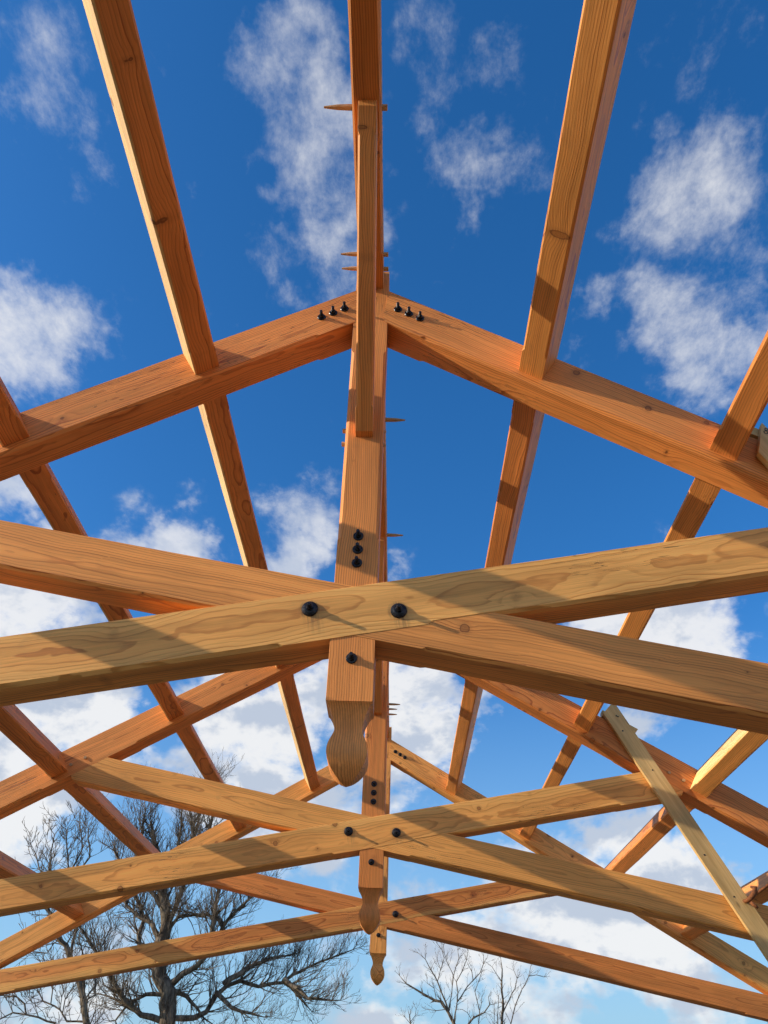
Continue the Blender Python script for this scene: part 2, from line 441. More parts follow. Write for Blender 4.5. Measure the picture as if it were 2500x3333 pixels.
# ------------------------------------------------------------------ purlins: each stick is let into the trusses either side of its bay
bays = [(YT[0]-BAY+TR, YT[0]), (YT[0]+TR, YT[1]), (YT[1]+TR, YT[2])]
TIER = ['uppermost', 'second from the ridge', 'third from the ridge', 'lowest']
BAYW = ['running overhead towards the viewer from the nearest truss', 'between the nearest and middle trusses', 'between the middle and farthest trusses']
SL = {-1: [1.036, 2.062, 3.098, 4.130], 1: [1.041, 2.084, 3.128, 4.160]}
pm_cache = {}
PT = {(0, -1, 0): .6, (0, -1, 1): .9, (0, 1, 0): .15, (0, 1, 1): .55, (1, -1, 0): .55, (1, -1, 1): .8, (1, 1, 0): .75, (1, 1, 1): .35,
      (1, -1, 2): .85, (1, 1, 2): .1, (2, 1, 0): .35, (2, 1, 1): .3, (2, -1, 0): .6, (2, -1, 1): .8, (2, -1, 2): .8, (2, 1, 2): .7}
for b_, (ya, yb) in enumerate(bays):
    Lb = yb-ya+.02
    if b_ not in pm_cache:
        pm_cache[b_] = beam('purlin', (0, 0), (Lb, Lb), PW, PD, [(.15, Lb-.15)], ch=.011, run=.018)
    for sd in (-1, 1):
        for j in range(4):
            s = SL[sd][j]
            ss = s+PW if sd > 0 else s
            org = (sd*(ss*CT) - sd*.002*ST, ya-.01, ZA-ss*ST-.002*CT)
            Y = (-CT, 0, ST) if sd > 0 else (-CT, 0, -ST)
            o = link('purlin', pm_cache[b_], WOOD, None, frame(org, (0, 1, 0), Y))
            # mostly quarter-sawn soffits (fine straight lines); the sun-facing side has sunlight painted into its colour
            side = _seed.random() < .75
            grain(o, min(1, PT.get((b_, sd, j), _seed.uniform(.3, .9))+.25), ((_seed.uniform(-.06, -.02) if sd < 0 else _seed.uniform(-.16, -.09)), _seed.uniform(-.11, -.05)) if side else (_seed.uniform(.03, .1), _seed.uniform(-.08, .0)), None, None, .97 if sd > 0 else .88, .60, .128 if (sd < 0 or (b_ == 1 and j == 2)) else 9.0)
            tag(o, f"{'right' if sd > 0 else 'left'} slope purlin, {TIER[j]}, {BAYW[b_]}", 'purlin', 'purlins')

# ------------------------------------------------------------------ ridge beams and their knee braces
RH, RW = .142, .14
pegL, pegS = peg_mesh(.308, .12, .0155), peg_mesh(.27, .10, .0135)
RIDGEW = ['ridge beam overhead at the top of the picture, ending on the nearest king post',
          'ridge beam hidden mostly behind the nearest king post, running on to the middle truss',
          'ridge beam of the far bay, between the middle and farthest king posts']
RPEG = [[(2.08, 3.870, -1, 0), (2.926, 3.866, -1, 1), (3.026, 3.866, -1, 1)],
        [(4.33, 3.870, 1, 0), (5.80, 3.870, 1, 0)],
        [(9.55, 3.870, 1, 0), (9.70, 3.868, 1, 1), (9.87, 3.866, 1, 1)]]
for b_ in range(3):
    ya = YT[b_]-BAY+TR-.02; yb = YT[b_]+.024
    Lb = yb-ya
    me = beam('ridge_beam', (0, 0), (Lb, Lb), RW, RH, [(.5, Lb-.25)], ch=.012)
    o = link('ridge_beam', me, WOOD, None, frame((RW/2-.006, ya, ZRB+RH), (0, 1, 0), (-1, 0, 0)))
    grain(o, .75, (.30, -.08), 95, None, .9)
    tag(o, RIDGEW[b_], 'ridge beam', 'ridge beams')
    for (y, z, d, sm) in RPEG[b_]:
        # head stands 25 mm proud on one side, the point sticks out on the other
        m = frame((-.006 - d*(RW/2+.028), y, z+ZC), (d, 0, 0), (0, 1, 0))
        pg = link('peg', pegS if sm else pegL, PEG, o); pg.matrix_local = o.matrix_basis.inverted() @ m

BW, BD = .088, .135
zb0 = 2.63 + ZC
def brace_mesh(sgn, yp):
    """underside from the post face up to the ridge; X runs up the brace"""
    rise = ZRB - zb0; run_ = rise*.975
    # corner on the post is at local origin
    ang = math.atan2(rise, run_)
    c, s = math.cos(ang), math.sin(ang)
    L = math.hypot(rise, run_)
    n_ = .030
    h = BD
    # post plane passes through (x=0,z=-h) and leans; ridge plane through (x=L,z=-h)
    kp, kr = s/c, c/s                            # dx per dz of the two mitres
    embed = .012
    pre = [(h*kp-embed, 0.0, n_*kp-embed, -h+n_)]
    post_ = [(L-h*kr+embed, 0.0, L-n_*kr+embed, -h+n_)]
    stops = [(.17, L-.17)]
    me = beam('knee_brace', (h*kp-embed, n_*1.9), (L-h*kr+embed, L-n_*1.9), BW, BD, stops, ch=.010, run=.018, pre=pre, post=post_)
    X = (0, -sgn*c, s)
    Y = (-sgn, 0, 0) if True else None
    Yv = Vector((1, 0, 0)); Xv = Vector(X)
    Z = Xv.cross(Yv)
    if Z.z < 0: Yv = -Yv
    Z = Xv.cross(Yv)
    # Z must point to the upper side of the brace
    x0 = -BW/2 if Yv.x > 0 else BW/2
    org = Vector((x0+.001, yp, zb0)) + Z*h
    return me, frame(org, X, Yv)
BRL = ['knee brace rising from the nearest king post towards the viewer, up to the ridge',
       'knee brace on the far side of the nearest king post',
       'knee brace on the near side of the middle king post, behind the nearest post',
       'knee brace on the far side of the middle king post',
       'knee brace on the near side of the farthest king post']
bi = 0
for i, y in enumerate(YT):
    for sgn, yp in ((1, y+.002), (-1, y+TR-.002)):
        if i == 2 and sgn == -1: continue
        me, mt = brace_mesh(sgn, yp)
        o = link('knee_brace', me, WOOD, None, mt)
        grain(o, (.62, .5, .75, .6, .6)[bi], (.30, -.06), 90, None, (1.0, .95, .95, .95, .95)[bi])
        tag(o, BRL[bi], 'knee brace', 'knee braces under the ridge'); bi += 1

# ------------------------------------------------------------------ temporary diagonal boards nailed on the truss fronts
def plank(y, label, marked, dx=0.0, cut=(-.02, .03)):
    d = Vector((.4615, 0, -.887)).normalized()
    t = empty('diagonal_board', (1.99, y, 2.80+ZC)); tag(t, label, 'board', 'temporary diagonal boards')
    me = beam('board', cut, (2.25, 2.25), .038, .142, [], ch=.002)
    # local X down the board, local Z = up-right edge
    m = frame(Vector((2.076+dx, -.045, 2.805+ZC)) - Vector((1.99, 0, 2.80+ZC)), d, (0, 1, 0))
    if m.col[2][2] < 0: m = frame(m.translation, d, (0, -1, 0))
    b = link('board', me, PINE, t, m)
    sb = beam('spacer_block', (0, .02), (.33, .31), .085, .05, [], ch=.002)
    sx = 1.925+dx
    link('spacer_block', sb, PINE, t, frame((sx-1.99+.045, -.004, (3.833-M*sx)+ZC+.052-(2.80+ZC)), (CT, 0, -ST), (0, 1, 0)))
    nm = lathe([(.0065, .001), (.0065, -.0015), (.003, -.002)], 'nail', 8)
    for u, v in ((.26, -.07), (.275, -.035)) if marked else ((.10, -.055), (.112, -.047), (.235, -.085), (.62, -.06), (1.34, -.10), (1.68, -.09)):
        q = b.matrix_basis @ Vector((u, 0, v)); q.y = -.0455
        link('nail', nm, INK, t, Matrix.Translation(q))
    if marked:
        bm = bmesh.new()
        for cx, cz, r in ((0, .014, .0095), (0, -.006, .0115)):
            a = [bm.verts.new((cx+r*math.cos(k*math.pi/8), 0, cz+r*math.sin(k*math.pi/8))) for k in range(16)]
            c = [bm.verts.new((cx+(r-.0042)*math.cos(k*math.pi/8), 0, cz+(r-.0042)*math.sin(k*math.pi/8))) for k in range(16)]
            for k in range(16): bm.faces.new((a[k], a[(k+1) % 16], c[(k+1) % 16], c[k]))
        mk = finish(bm, 'marker_writing')
        q = b.matrix_basis @ Vector((.105, 0, -.022)); q.y = -.0462
        link('marker_writing', mk, INK, t, Matrix.Translation(q) @ Matrix.Rotation(.35, 4, 'Y'))
    return t
plank(YT[1], 'long pale weathered board nailed diagonally down across the right side of the middle truss', False)
plank(YT[0], 'sawn board end with black marker figure, at the right edge on the nearest truss', True, -.12, (.05, .192))

# ------------------------------------------------------------------ rusty bar hooked on the diagonal board
def tube(path, name, seg=8, smooth=True):
    """path = [(point, radius)]"""
    S = []; pts = [Vector(p) for p, r in path]
    for i, (p, r) in enumerate(path):
        d = (pts[min(i+1, len(pts)-1)]-pts[max(i-1, 0)]).normalized()
        a = d.orthogonal().normalized() if i == 0 else (a - d*a.dot(d)).normalized()
        b = d.cross(a)
        S.append([tuple(pts[i]+(a*math.cos(2*math.pi*k/seg)+b*math.sin(2*math.pi*k/seg))*r) for k in range(seg)])
    return loft(S, name, smooth)
bar = empty('bar_clamp', (2.88, YT[1]-.06, 1.26+ZC))
tag(bar, 'rusty steel bar with hooked jaw gripping the pale diagonal board, lower right', 'bar clamp')
link('bar', tube([((.03, -.03, .02), .011), ((.12, -.04, .075), .011), ((.75, -.08, .42), .011)], 'bar'), RUST, bar)
link('jaw', tube([((.035, .012, .085), .010), ((.052, -.022, .075), .016), ((.03, -.032, .03), .021), ((-.012, -.026, -.01), .019), ((-.038, .0, -.02), .015), ((-.042, .016, -.012), .009)], 'jaw', 8), RUST, bar)
link('screw', tube([((-.012, -.03, -.03), .014), ((.022, -.036, -.058), .013), ((.035, -.036, -.07), .008)], 'screw', 8), RUST, bar)

# ------------------------------------------------------------------ bare winter trees
TREES = {
    'big':(28,-6.37,[[(0.0,2.38),(-0.08,2.93),(-0.17,3.73),(-0.55,4.16),(-0.65,5.03),(-0.55,5.46),(-0.72,6.04),(-0.76,6.22),(-1.06,7.09),(-1.43,7.99),(-1.7,8.64)],[(-0.55,5.46),(-0.4,5.87),(-0.24,6.36),(-0.18,6.67),(-0.13,7.56),(-0.08,8.4),(0.08,8.97)],[(-0.69,5.9),(-1.06,6.33),(-1.45,6.64),(-1.85,7.43),(-2.16,8.2)],[(-0.19,3.93),(0.19,4.22),(0.59,4.4),(0.86,4.72),(0.97,5.32),(0.99,5.98),(1.04,6.47),(0.13,7.12),(0.34,7.94)],[(0.86,4.72),(1.23,5.44),(1.58,5.85),(2.17,6.35),(2.54,6.7)],[(0.08,3.08),(0.65,3.11),(0.97,3.27),(1.17,3.7),(1.44,3.98),(1.81,4.14),(2.37,4.02),(3.06,4.16),(3.38,4.41),(3.95,4.7),(4.72,5.03),(5.38,5.3)],[(-0.22,3.86),(0.37,3.65),(0.72,3.36),(0.96,3.11),(1.33,2.92)],[(1.24,3.77),(1.76,3.39),(2.35,3.26),(2.78,3.17)],[(1.44,3.98),(1.83,4.26),(2.23,4.55),(2.87,4.81),(3.53,4.97)],[(3.21,4.16),(3.55,3.9),(3.85,3.61),(4.09,3.39)],[(3.25,4.16),(3.7,3.91),(4.03,3.65),(4.5,3.63),(5.0,3.61)],[(-0.35,3.66),(-0.82,3.65),(-1.24,3.44),(-1.56,2.97),(-1.71,2.93)],[(-0.27,3.01),(-0.83,3.12),(-1.32,3.43),(-1.63,3.79),(-1.89,4.12),(-2.38,4.7),(-2.87,5.22),(-3.24,5.75)],[(-0.83,3.12),(-1.5,3.4),(-2.09,3.61),(-2.49,3.67)],[(-0.62,4.68),(-1.37,5.01),(-1.46,5.26),(-1.42,5.66),(-1.58,6.02),(-1.92,6.46),(-2.26,7.05),(-2.54,7.68)],[(-0.66,5.1),(-1.08,5.59),(-1.52,5.76),(-2.0,6.08),(-2.49,6.61)],[(-0.48,5.39),(-0.22,5.76),(0.26,5.81),(0.77,5.72)],[(1.23,5.44),(1.12,5.69),(0.69,5.82),(-0.09,5.84)],[(0.13,7.12),(0.42,8.04),(0.54,8.89),(0.55,9.67)],[(-0.84,6.65),(-0.62,7.55),(-0.62,8.38),(-0.69,9.1)],[(-1.85,7.43),(-1.88,8.25),(-1.91,8.92),(-2.01,9.31)],[(-2.26,7.05),(-2.73,7.68),(-2.96,8.04)],[(-0.21,7.74),(-0.04,8.49),(-0.09,9.26)]]),
    'left':(24,-7.39,[[(0.0,2.21),(-0.12,2.68),(-0.3,3.16),(-0.5,3.53),(-0.89,4.11),(-1.08,4.4),(-1.29,4.52),(-1.52,4.88),(-1.85,5.31),(-1.85,5.84),(-2.08,6.4)],[(-0.89,4.11),(-0.94,4.53),(-0.9,4.9),(-0.86,5.34),(-1.41,6.23)],[(-0.3,3.16),(-0.53,4.24),(-0.67,4.53)],[(-0.3,3.16),(-0.07,3.31),(-0.24,3.89),(-0.23,4.42),(-0.1,4.92)],[(-0.13,2.72),(-0.68,2.72),(-0.95,2.97),(-1.13,3.05),(-1.5,3.16),(-1.68,3.35),(-1.77,3.43)],[(-0.9,2.67),(-1.36,2.78),(-1.7,2.83),(-2.04,2.86),(-2.33,2.71),(-2.57,2.65)],[(-1.7,2.83),(-1.83,3.06),(-2.12,3.22),(-2.49,3.24),(-2.71,3.29)],[(-1.13,3.05),(-1.19,3.39),(-1.35,3.74)],[(-0.78,2.84),(-0.8,3.18),(-0.67,3.47)],[(-1.4,6.0),(-1.73,6.8),(-1.93,7.36)],[(-1.85,5.84),(-2.38,6.28),(-2.64,6.7)],[(-1.41,6.23),(-1.22,6.78),(-1.45,7.45)],[(-1.36,6.0),(-0.91,6.55),(-1.06,7.26)],[(-1.94,6.03),(-2.17,6.75),(-2.24,7.23)],[(-1.08,4.4),(-1.41,4.45),(-1.55,4.21),(-1.9,4.23)]]),
    'ra':(36,2.46,[[(0.0,3.0),(-0.03,3.63),(-0.23,3.98),(-0.48,4.33),(-0.73,4.36),(-1.19,4.57),(-1.53,4.74),(-1.83,4.88),(-2.09,5.14)],[(-0.23,4.05),(-0.47,4.59),(-0.64,4.99),(-0.89,5.36),(-1.11,5.73),(-1.37,5.92)],[(-0.64,4.99),(-0.51,5.44),(-0.63,5.71)],[(-0.51,5.37),(-0.37,5.79),(-0.46,6.09),(-0.63,6.28)],[(-0.21,4.09),(-0.09,4.6),(-0.02,5.16),(0.1,5.54),(0.23,5.84),(0.2,6.15)],[(-0.02,5.23),(-0.2,5.53),(-0.37,5.94),(-0.41,6.21)],[(-0.03,3.7),(0.09,4.24),(0.14,4.64),(0.09,5.01),(0.31,5.35),(0.49,5.74),(0.57,6.08)],[(0.11,4.35),(0.38,4.69),(0.68,5.03),(1.04,5.37),(1.18,5.68),(1.21,5.95)],[(0.73,5.07),(0.69,5.36),(0.57,5.55)],[(-0.37,4.08),(-0.69,4.04),(-0.98,4.08)],[(-0.69,4.4),(-0.77,4.76),(-1.02,4.9)]]),
    'rb':(36,4.14,[[(0.0,3.05),(0.08,3.68),(0.16,4.47),(0.15,5.06),(0.19,5.47),(0.15,5.85)],[(0.15,5.06),(-0.05,5.31),(-0.21,5.54)],[(0.14,4.04),(0.41,4.48),(0.65,4.85),(0.75,5.19),(0.64,5.45)],[(0.3,3.23),(0.41,3.69),(0.61,4.27),(0.9,4.82),(1.19,5.27),(1.3,5.62)],[(1.19,5.27),(1.49,5.32),(1.78,5.25)],[(-0.26,3.22),(-0.22,3.67),(-0.19,4.24)],[(-0.11,3.22),(-0.08,3.67),(-0.04,4.18),(-0.0,4.54)]]),
    'rc':(36,2.79,[[(0.0,3.01),(0.18,3.64),(0.36,3.83),(0.78,4.02),(1.0,4.28),(0.97,4.53)],[(0.46,3.37),(0.56,3.65),(0.62,4.08),(0.47,4.7),(0.61,5.03),(0.75,5.34)],[(0.62,4.08),(0.72,4.52)],[(0.27,3.83),(0.15,4.0),(-0.05,4.1)]]),
    'rd':(45,0.91,[[(0.0,3.31),(0.04,4.09),(-0.01,4.4),(0.04,4.63)],[(0.04,4.09),(-0.22,4.35),(-0.33,4.44)],[(0.04,4.18),(0.25,4.41),(0.3,4.68)]]),
}
class Tubes:
    def __init__(s): s.v = []; s.f = []
    def add(s, pts, rad, seg):
        base = len(s.v); a = None
        for i, p in enumerate(pts):
            d = (pts[min(i+1, len(pts)-1)]-pts[max(i-1, 0)])
            if d.length < 1e-6: d = Vector((0, 0, 1))
            d.normalize()
            a = d.orthogonal().normalized() if a is None else (a - d*a.dot(d))
            if a.length < 1e-4: a = d.orthogonal()
            a.normalize(); b = d.cross(a)
            for k in range(seg):
                t = 2*math.pi*k/seg
                q = p + (a*math.cos(t)+b*math.sin(t))*rad[i]; s.v.append((q.x, q.y, q.z))
        for i in range(len(pts)-1):
            for k in range(seg):
                k2 = (k+1) % seg
                s.f.append((base+i*seg+k, base+i*seg+k2, base+(i+1)*seg+k2, base+(i+1)*seg+k))
        s.f.append(tuple(base+(len(pts)-1)*seg+k for k in range(seg)))
    def mesh(s, name):
        me = bpy.data.meshes.new(name); me.from_pydata(s.v, [], s.f)
        for p in me.polygons: p.use_smooth = True
        return me

def refine(pl, rnd, step, wob):
    out = [pl[0]]
    for a, b in zip(pl, pl[1:]):
        n = max(1, int((b-a).length/step))
        for i in range(1, n+1):
            p = a.lerp(b, i/n)
            if i < n: p = p + Vector((rnd.uniform(-wob, wob), rnd.uniform(-wob, wob), rnd.uniform(-wob, wob)))
            out.append(p)
    return out

def make_tree(key, r0, label, name, depth, twig, dens, maxlv, lmul, up=.35, tip=.009):
    D, bx, lines = TREES[key]; rnd = random.Random(key)
    t = empty(name, (bx, D, 0)); tag(t, label, 'tree')
    trunk, crown = Tubes(), Tubes()
    zmax = max(z for l in lines for _, z in l)
    def child(p, d, r, L, lv):
        n = max(3, int(L/ (.16 if lv > 1 else .22))); n = min(n, 9)
        pts = [p]; rad = [r]; cur = p.copy(); dd = d.copy(); st = L/n
        for i in range(n):
            dd = (dd + Vector((rnd.gauss(0, .14 if lv < 2 else .11), rnd.gauss(0, .14 if lv < 2 else .11), rnd.gauss(0, .14)+up*(.22 if lv < 2 else .34)))).normalized()
            cur = cur + dd*st; pts.append(cur.copy()); rad.append(max(tip*.6, r*(1-.75*(i+1)/n)))
        crown.add(pts, rad, 3 if r < .02 else (4 if r < .04 else 6))
        if lv < maxlv:
            m = int(dens*L*(1.0 if lv < 2 else 1.25)) + (1 if rnd.random() < .6 else 0)
            for _ in range(m):
                i = min(n-1, int(rnd.uniform(.18, 1)*n)); f = rnd.random()
                q = pts[i].lerp(pts[i+1], f); base = (pts[i+1]-pts[i]).normalized()
                side = base.orthogonal().normalized(); side.rotate(Matrix.Rotation(rnd.uniform(0, 6.28), 3, base))
                a = rnd.uniform(.45, .95)
                nd = (base*math.cos(a)+side*math.sin(a)+Vector((0, 0, up*.35))).normalized()
                child(q, nd, max(tip, rad[i]*rnd.uniform(.45, .65)), L*rnd.uniform(.35, .62)*lmul, lv+1)
    for li, l in enumerate(lines):
        # real depth: each limb leans towards or away from the viewer as it grows
        lean = 0 if li == 0 else rnd.uniform(-1, 1)*depth
        pl = []; run_ = 0
        for i, (x, z) in enumerate(l):
            if i: run_ += math.hypot(x-l[i-1][0], z-l[i-1][1])
            pl.append(Vector((x, lean*run_, z)))
        if li == 0: pl = [Vector((pl[0].x-.02, 0, -.2)), Vector((pl[0].x, 0, .8))] + pl
        tot = sum((b-a).length for a, b in zip(pl, pl[1:]))
        pts = refine(pl, rnd, .22, .022 if li else .03)
        rs = r0 if li == 0 else r0*(.27 if tot > 2.2 else .22 if tot > 1.2 else .14)*rnd.uniform(.85, 1.1)
        re = tip*1.6
        n = len(pts)
        rad = [re+(rs-re)*(1-i/(n-1))**(.75 if li else .62) for i in range(n)]
        if li == 0:
            rad[0] *= 1.35
        (trunk if li == 0 else crown).add(pts, [r*rnd.uniform(.93, 1.07) for r in rad], 12 if li == 0 else 8)
        acc = 0
        for i in range(1, n):
            seg = pts[i]-pts[i-1]
            if pts[i].z < 1.9: continue
            frac = i/(n-1)
            if frac < .12: continue
            cnt = dens*seg.length*twig*(.45+.9*frac)
            k = int(cnt) + (1 if rnd.random() < cnt-int(cnt) else 0)
            for _ in range(k):
                base = seg.normalized(); side = base.orthogonal().normalized()
                side.rotate(Matrix.Rotation(rnd.uniform(0, 6.28), 3, base))
                a = rnd.uniform(.5, 1.15)
                nd = (base*math.cos(a)+side*math.sin(a)+Vector((0, 0, up*.6))).normalized()
                child(pts[i], nd, max(tip*1.15, min(.024, rad[i]*rnd.uniform(.25, .5))), rnd.uniform(.55, 1.25)*lmul*(1.25-.45*frac), 1)
    tr = link('trunk', trunk.mesh('trunk'), BARK, t); link('crown', crown.mesh('crown'), BARK, t)
    return len(crown.f)

nf = []
nf.append(make_tree('big', .33, 'large old bare tree with thick dark trunk and dense twigs, behind the left chords', 'bare_tree', .45, 3.5, 5.0, 3, .92, .48, .0056))
nf.append(make_tree('left', .12, 'slimmer bare tree left of the big trunk, cut by the left edge', 'bare_tree', .3, 2.2, 4.2, 3, .85, .35, .0085))
nf.append(make_tree('ra', .11, 'sparse bare tree fanning out just right of the smallest pendant', 'bare_tree', .25, 2.0, 4.8, 3, .50, .3, .0055))
nf.append(make_tree('rb', .10, 'sparse bare tree with several straight stems, rightmost of the trees', 'bare_tree', .2, 1.8, 4.8, 3, .46, .3, .0055))
nf.append(make_tree('rc', .08, 'thin leaning bare tree in the gap between the two right-hand trees', 'bare_tree', .2, 1.8, 4.8, 3, .46, .3, .0055))
nf.append(make_tree('rd', .10, 'small pale bare tree top just below the smallest pendant at the bottom edge', 'bare_tree', .2, 2.5, 4.5, 3, .5, .3, .0055))
print('tree faces', nf)

# ------------------------------------------------------------------ ground
def ground_material():
    m, k, b = new_mat('gravel_and_grass'); tc = k.n('ShaderNodeTexCoord'); P = tc.outputs['Object']
    f = k.noise(P, .25, 6, .6); g = k.noise(P, 30, 4, .7)
    c1 = k.mix(k.map(g, .3, .7), (.085, .062, .040, 1), (.165, .118, .075, 1))
    c2 = k.mix(k.map(g, .3, .7), (.10, .12, .04, 1), (.24, .21, .09, 1))
    far = k.map(k.v('LENGTH', P), 13, 18)
    c = k.mix(k.m('MULTIPLY', far, k.map(f, .3, .6)), c1, c2)
    k.put(b.inputs['Base Color'], c); b.inputs['Roughness'].default_value = .95
    bp = k.n('ShaderNodeBump'); bp.inputs['Strength'].default_value = .6; bp.inputs['Distance'].default_value = .02
    k.put(bp.inputs['Height'], g); k.put(b.inputs['Normal'], bp.outputs[0])
    return m
bm = bmesh.new()
vs = [bm.verts.new((x, y, 0)) for x, y in ((-3000, -3000), (3000, -3000), (3000, 3000), (-3000, 3000))]
bm.faces.new(vs); gme = finish(bm, 'ground')
tag(link('ground', gme, ground_material()), 'pale gravel ground with dry grass around', None, None, 'structure')

# ------------------------------------------------------------------ sky with clouds
BLOBS= [(-0.352,0.432,0.83,5,0.5),(-0.374,0.384,0.844,4,0.4),(-0.35,0.463,0.815,3,0.5),(-0.36,0.481,0.799,2,0.4),(-0.112,0.426,0.898,5,0.7),(-0.094,0.469,0.878,5,0.7),(-0.117,0.395,0.911,4,0.5),(-0.084,0.496,0.864,3,0.5),(-0.15,0.525,0.838,3,0.35),(-0.117,0.549,0.828,4,0.5),(-0.096,0.583,0.807,5,0.65),(-0.128,0.497,0.858,4,0.55),(-0.138,0.569,0.811,4,0.5),(-0.082,0.545,0.834,4,0.55),(-0.13,0.451,0.883,4,0.5),(-0.082,0.407,0.91,4,0.5),(-0.164,0.594,0.787,3,0.4),(0.052,0.433,0.9,4,0.4),(0.151,0.507,0.849,4,0.35),(0.298,0.408,0.863,6,0.4),(0.359,0.548,0.755,4,0.45),(0.119,0.456,0.882,4,0.35),(-0.37,0.409,0.834,4,0.45),(-0.333,0.502,0.798,3,0.35),(-0.207,0.412,0.887,4,0.25),(-0.104,0.62,0.777,4,0.6),(-0.126,0.641,0.758,2,0.5),(0.018,0.403,0.915,6,0.45),(0.09,0.411,0.907,4,0.55),(0.074,0.523,0.849,4,0.6),(0.079,0.549,0.832,2.5,0.5),(0.024,0.478,0.878,2,0.35),(0.039,0.598,0.801,2.5,0.35),(0.026,0.622,0.782,1.5,0.3),(0.267,0.488,0.831,4,0.5),(0.304,0.526,0.794,6,0.75),(0.277,0.549,0.789,4,0.6),(0.344,0.495,0.798,4,0.5),(0.319,0.44,0.84,4,0.35),(0.283,0.595,0.752,4,0.3),(0.304,0.637,0.709,4.5,0.7),(0.337,0.654,0.677,5,0.75),(0.282,0.679,0.678,3,0.5),(0.373,0.62,0.691,4,0.55),(0.212,0.649,0.731,2.5,0.5),(0.227,0.667,0.709,2,0.4),(-0.427,0.621,0.657,5,0.8),(-0.409,0.65,0.64,4,0.6),(-0.438,0.716,0.543,4,0.6),(-0.24,0.564,0.79,2.5,0.35),(-0.239,0.543,0.805,1.5,0.3),(-0.261,0.807,0.529,4,0.8),(-0.233,0.823,0.518,2.5,0.6),(-0.309,0.784,0.539,3,0.45),(-0.329,0.751,0.572,3,0.25),(-0.255,0.783,0.567,2,0.35),(-0.137,0.804,0.579,4,0.6),(-0.117,0.831,0.544,4,0.7),(-0.154,0.843,0.515,4,0.6),(-0.096,0.796,0.598,2.5,0.5),(0.044,0.836,0.547,2,0.35),(-0.008,0.858,0.514,2.5,0.6),(-0.003,0.787,0.617,1.5,0.3),(-0.416,0.799,0.434,6,0.8),(-0.367,0.827,0.426,4,0.6),(-0.406,0.851,0.332,6,0.8),(-0.359,0.881,0.309,7,0.85),(-0.391,0.883,0.259,7,0.9),(-0.317,0.88,0.354,4,0.5),(-0.421,0.858,0.293,6,0.8),(-0.328,0.909,0.258,5,0.6),(-0.225,0.938,0.262,5,0.4),(-0.187,0.923,0.337,7,0.85),(-0.128,0.924,0.361,7,0.85),(-0.143,0.943,0.301,7,0.8),(-0.092,0.956,0.278,6,0.7),(-0.21,0.938,0.276,6,0.7),(0.009,0.918,0.397,6,0.8),(0.036,0.933,0.357,6,0.75),(0.011,0.949,0.314,5,0.7),(0.093,0.927,0.364,5,0.35),(0.15,0.926,0.346,6,0.55),(0.249,0.853,0.459,5,0.8),(0.298,0.842,0.45,6,0.85),(0.345,0.834,0.432,5,0.75),(0.383,0.823,0.419,5,0.5),(0.266,0.892,0.366,5,0.4),(0.316,0.882,0.349,4,0.4),(0.242,0.846,0.475,3,0.5),(-0.401,0.891,0.213,5,0.7),(-0.36,0.909,0.212,5,0.4),(0.036,0.957,0.289,4,0.5),(0.072,0.958,0.279,4,0.3),(0.141,0.955,0.26,4,0.35),(0.283,0.937,0.204,4,0.9),(0.32,0.927,0.194,4,0.8),(0.231,0.949,0.215,3,0.7),(0.137,0.977,0.165,6,0.85),(0.202,0.965,0.167,7,0.9),(0.263,0.951,0.161,6,0.8),(0.09,0.984,0.152,5,0.7),(0.208,0.969,0.136,4,0.85),(0.254,0.959,0.13,5,0.9),(0.303,0.945,0.126,5,0.5),(0.014,0.993,0.116,6,0.6),(0.043,0.995,0.094,5,0.7),(0.003,0.99,0.142,5,0.6),(0.149,0.985,0.087,6,0.6),(0.117,0.989,0.095,5,0.6),(0.226,0.969,0.096,7,0.3),(0.31,0.947,0.081,6,0.5),(-0.061,0.994,0.091,5,0.4),(-0.128,0.985,0.117,5,0.3),(0.02,0.982,0.19,4,0.35),(0.173,0.957,0.231,3,0.3),(-0.262,0.95,0.167,6,0.4),(-0.305,0.95,0.066,6,0.5),(-0.187,0.98,0.072,5,0.4),(-0.047,0.988,0.149,4,0.5),(-0.369,0.928,0.055,5,0.5)]
w = bpy.data.worlds.new('World'); scene.world = w; w.use_nodes = True
nt = w.node_tree; nt.nodes.clear(); k = NT(nt)
out = k.n('ShaderNodeOutputWorld'); bg = k.n('ShaderNodeBackground'); nt.links.new(bg.outputs[0], out.inputs[0])
sky = k.n('ShaderNodeTexSky', sky_type='NISHITA'); sky.sun_disc = False
sky.sun_elevation = math.asin(SUN.z); sky.sun_rotation = math.atan2(SUN.x, SUN.y)
sky.altitude = 100; sky.air_density = 1.0; sky.dust_density = .8; sky.ozone_density = 1.2
tc = k.n('ShaderNodeTexCoord'); D = tc.outputs['Generated']
sep = k.n('ShaderNodeSeparateXYZ'); k.put(sep.inputs[0], D)
zz = k.m('MAXIMUM', sep.outputs[2], .02)
pl = k.v('SCALE', D, scale=k.m('DIVIDE', 1.0, k.m('ADD', zz, .10)))
# where the clouds stand in the sky
cover = None
warp = k.v('SCALE', k.v('SUBTRACT', k.noise(D, 11, 4, .62, out='Color'), (.5, .5, .5)), scale=.15)
DW = k.v('ADD', D, warp)
for (x, y, z, rad, st) in BLOBS:
    d = k.v('DISTANCE', DW, (x, y, z))
    f = k.map(d, math.radians(rad)*1.4, math.radians(rad)*.15, 0, st)
    cover = f if cover is None else k.m('SMOOTH_MAX', cover, f, .12)
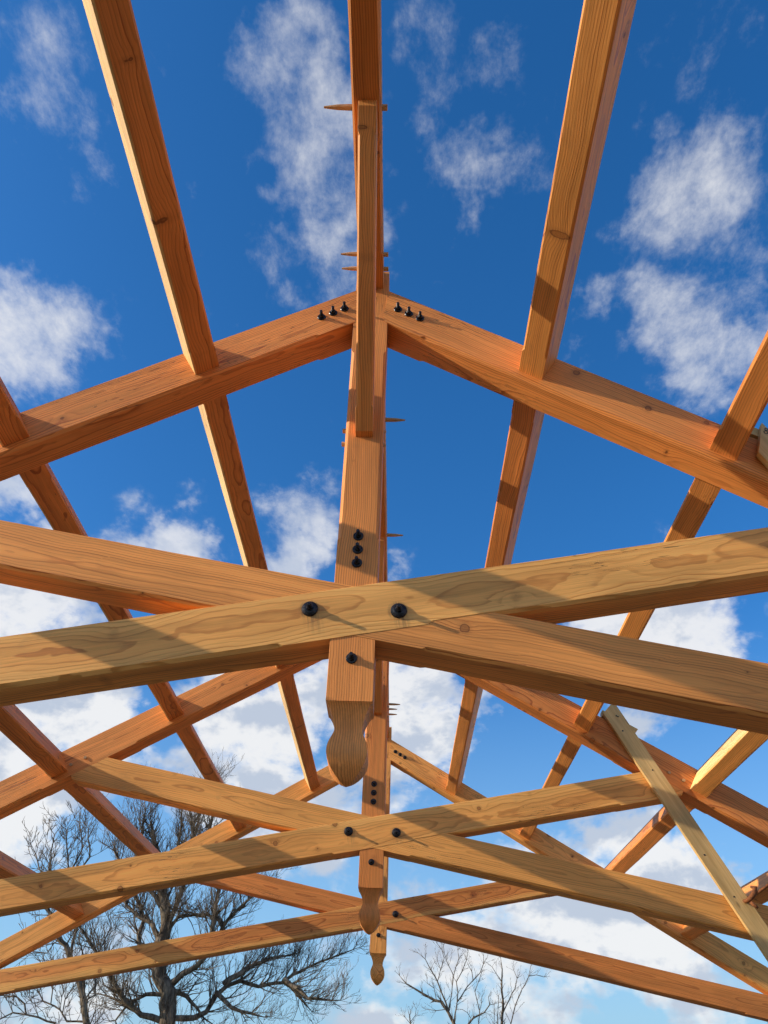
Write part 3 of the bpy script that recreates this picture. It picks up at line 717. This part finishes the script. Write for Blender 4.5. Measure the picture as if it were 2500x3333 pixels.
# the rest of the dome (behind and beside the viewer) gets unseen scattered cloud, added as white fill for the front faces
other = k.map(k.v('DOT_PRODUCT', D, (-.0244, .8156, .5781)), .72, .55)
gen = k.map(k.noise(pl, 1.3, 2, .55), .40, .62, 0, .8)
cover = k.m('MAXIMUM', cover, k.m('MULTIPLY', other, gen))
lowm = k.map(sep.outputs[2], .75, .35)
# wispy high cloud: stretched along the wind; puffier low cloud
n1 = k.m('ADD', k.m('MULTIPLY', k.noise(k.v('MULTIPLY', pl, (8.5, 6.0, 6.0)), 1.0, 8, .66, .15), .66), k.m('MULTIPLY', k.noise(k.v('MULTIPLY', pl, (30, 19, 19)), 1.0, 6, .68, .1), .34))
n2 = k.noise(k.v('MULTIPLY', D, (10, 10, 15)), 1.0, 9, .60, .12)
n_ = k.mix(lowm, n1, n2)
dens = k.m('ADD', n_, k.m('MULTIPLY', k.m('SUBTRACT', cover, .5), k.map(lowm, 0, 1, .50, .55, False)))
a = k.m('ADD', k.m('MULTIPLY', k.map(dens, .40, .90), k.m('SUBTRACT', 1.0, lowm)), k.m('MULTIPLY', k.map(dens, .45, .65), lowm))
# self shadow of thick low cloud: denser towards its base
n3 = k.noise(k.v('ADD', k.v('MULTIPLY', D, (10, 10, 15)), (-.35, -.08, .45)), 1.0, 4, .56, .2)
shade = k.m('MULTIPLY', k.map(k.m('SUBTRACT', n2, n3), -.04, .11), lowm)
ccol = k.mix(shade, (1.0, 1.0, 1.0, 1), (.60, .67, .79, 1))
base = k.n('ShaderNodeHueSaturation'); base.inputs['Saturation'].default_value = 1.16
k.put(base.inputs['Color'], k.mix(1.0, sky.outputs[0], (.86, 1.21, 1.66, 1), 'MULTIPLY'))
haze = k.map(sep.outputs[2], .48, .0)
skyc = k.mix(k.m('MULTIPLY', haze, .75), base.outputs[0], (2.8, 4.7, 6.6, 1))
A = k.m('MULTIPLY', a, .93)
# clouds are given in displayed radiance; the background strength is 0.12
cl = k.v('SCALE', ccol, scale=7.3)
k.put(bg.inputs['Color'], k.mix(A, skyc, cl)); bg.inputs['Strength'].default_value = .125
w.cycles.sampling_method = 'MANUAL'; w.cycles.sample_map_resolution = 1024

sun = bpy.data.lights.new('sun', 'SUN'); sun.energy = 5.0; sun.angle = math.radians(.53); sun.color = (1.0, .86, .66)
so = bpy.data.objects.new('sun', sun); C.objects.link(so); so.location = (-20, -5, 12)
so.rotation_euler = SUN.to_track_quat('Z', 'Y').to_euler()

# ------------------------------------------------------------------ camera
cam = bpy.data.cameras.new('camera'); co = bpy.data.objects.new('camera', cam); C.objects.link(co)
R_ = Vector((0.99953900, 0.00946216, 0.02884867)); U_ = Vector((-0.01805840, -0.57855472, 0.81544364)); F_ = Vector((-0.02440640, 0.81558868, 0.57811714))
mm = Matrix((R_, U_, -F_)).transposed().to_4x4(); mm.translation = Vector((.2065, 0, ZC))
co.matrix_world = mm
cam.sensor_fit = 'HORIZONTAL'; cam.sensor_width = 36; cam.lens = 36*2651.6/2500
cam.clip_start = .05; cam.clip_end = 20000
scene.camera = co
scene.view_settings.view_transform = 'Standard'; scene.view_settings.look = 'None'; scene.view_settings.exposure = 0
scene.cycles.use_adaptive_sampling = True; scene.cycles.adaptive_threshold = .03; scene.cycles.max_bounces = 4; scene.cycles.diffuse_bounces = 3
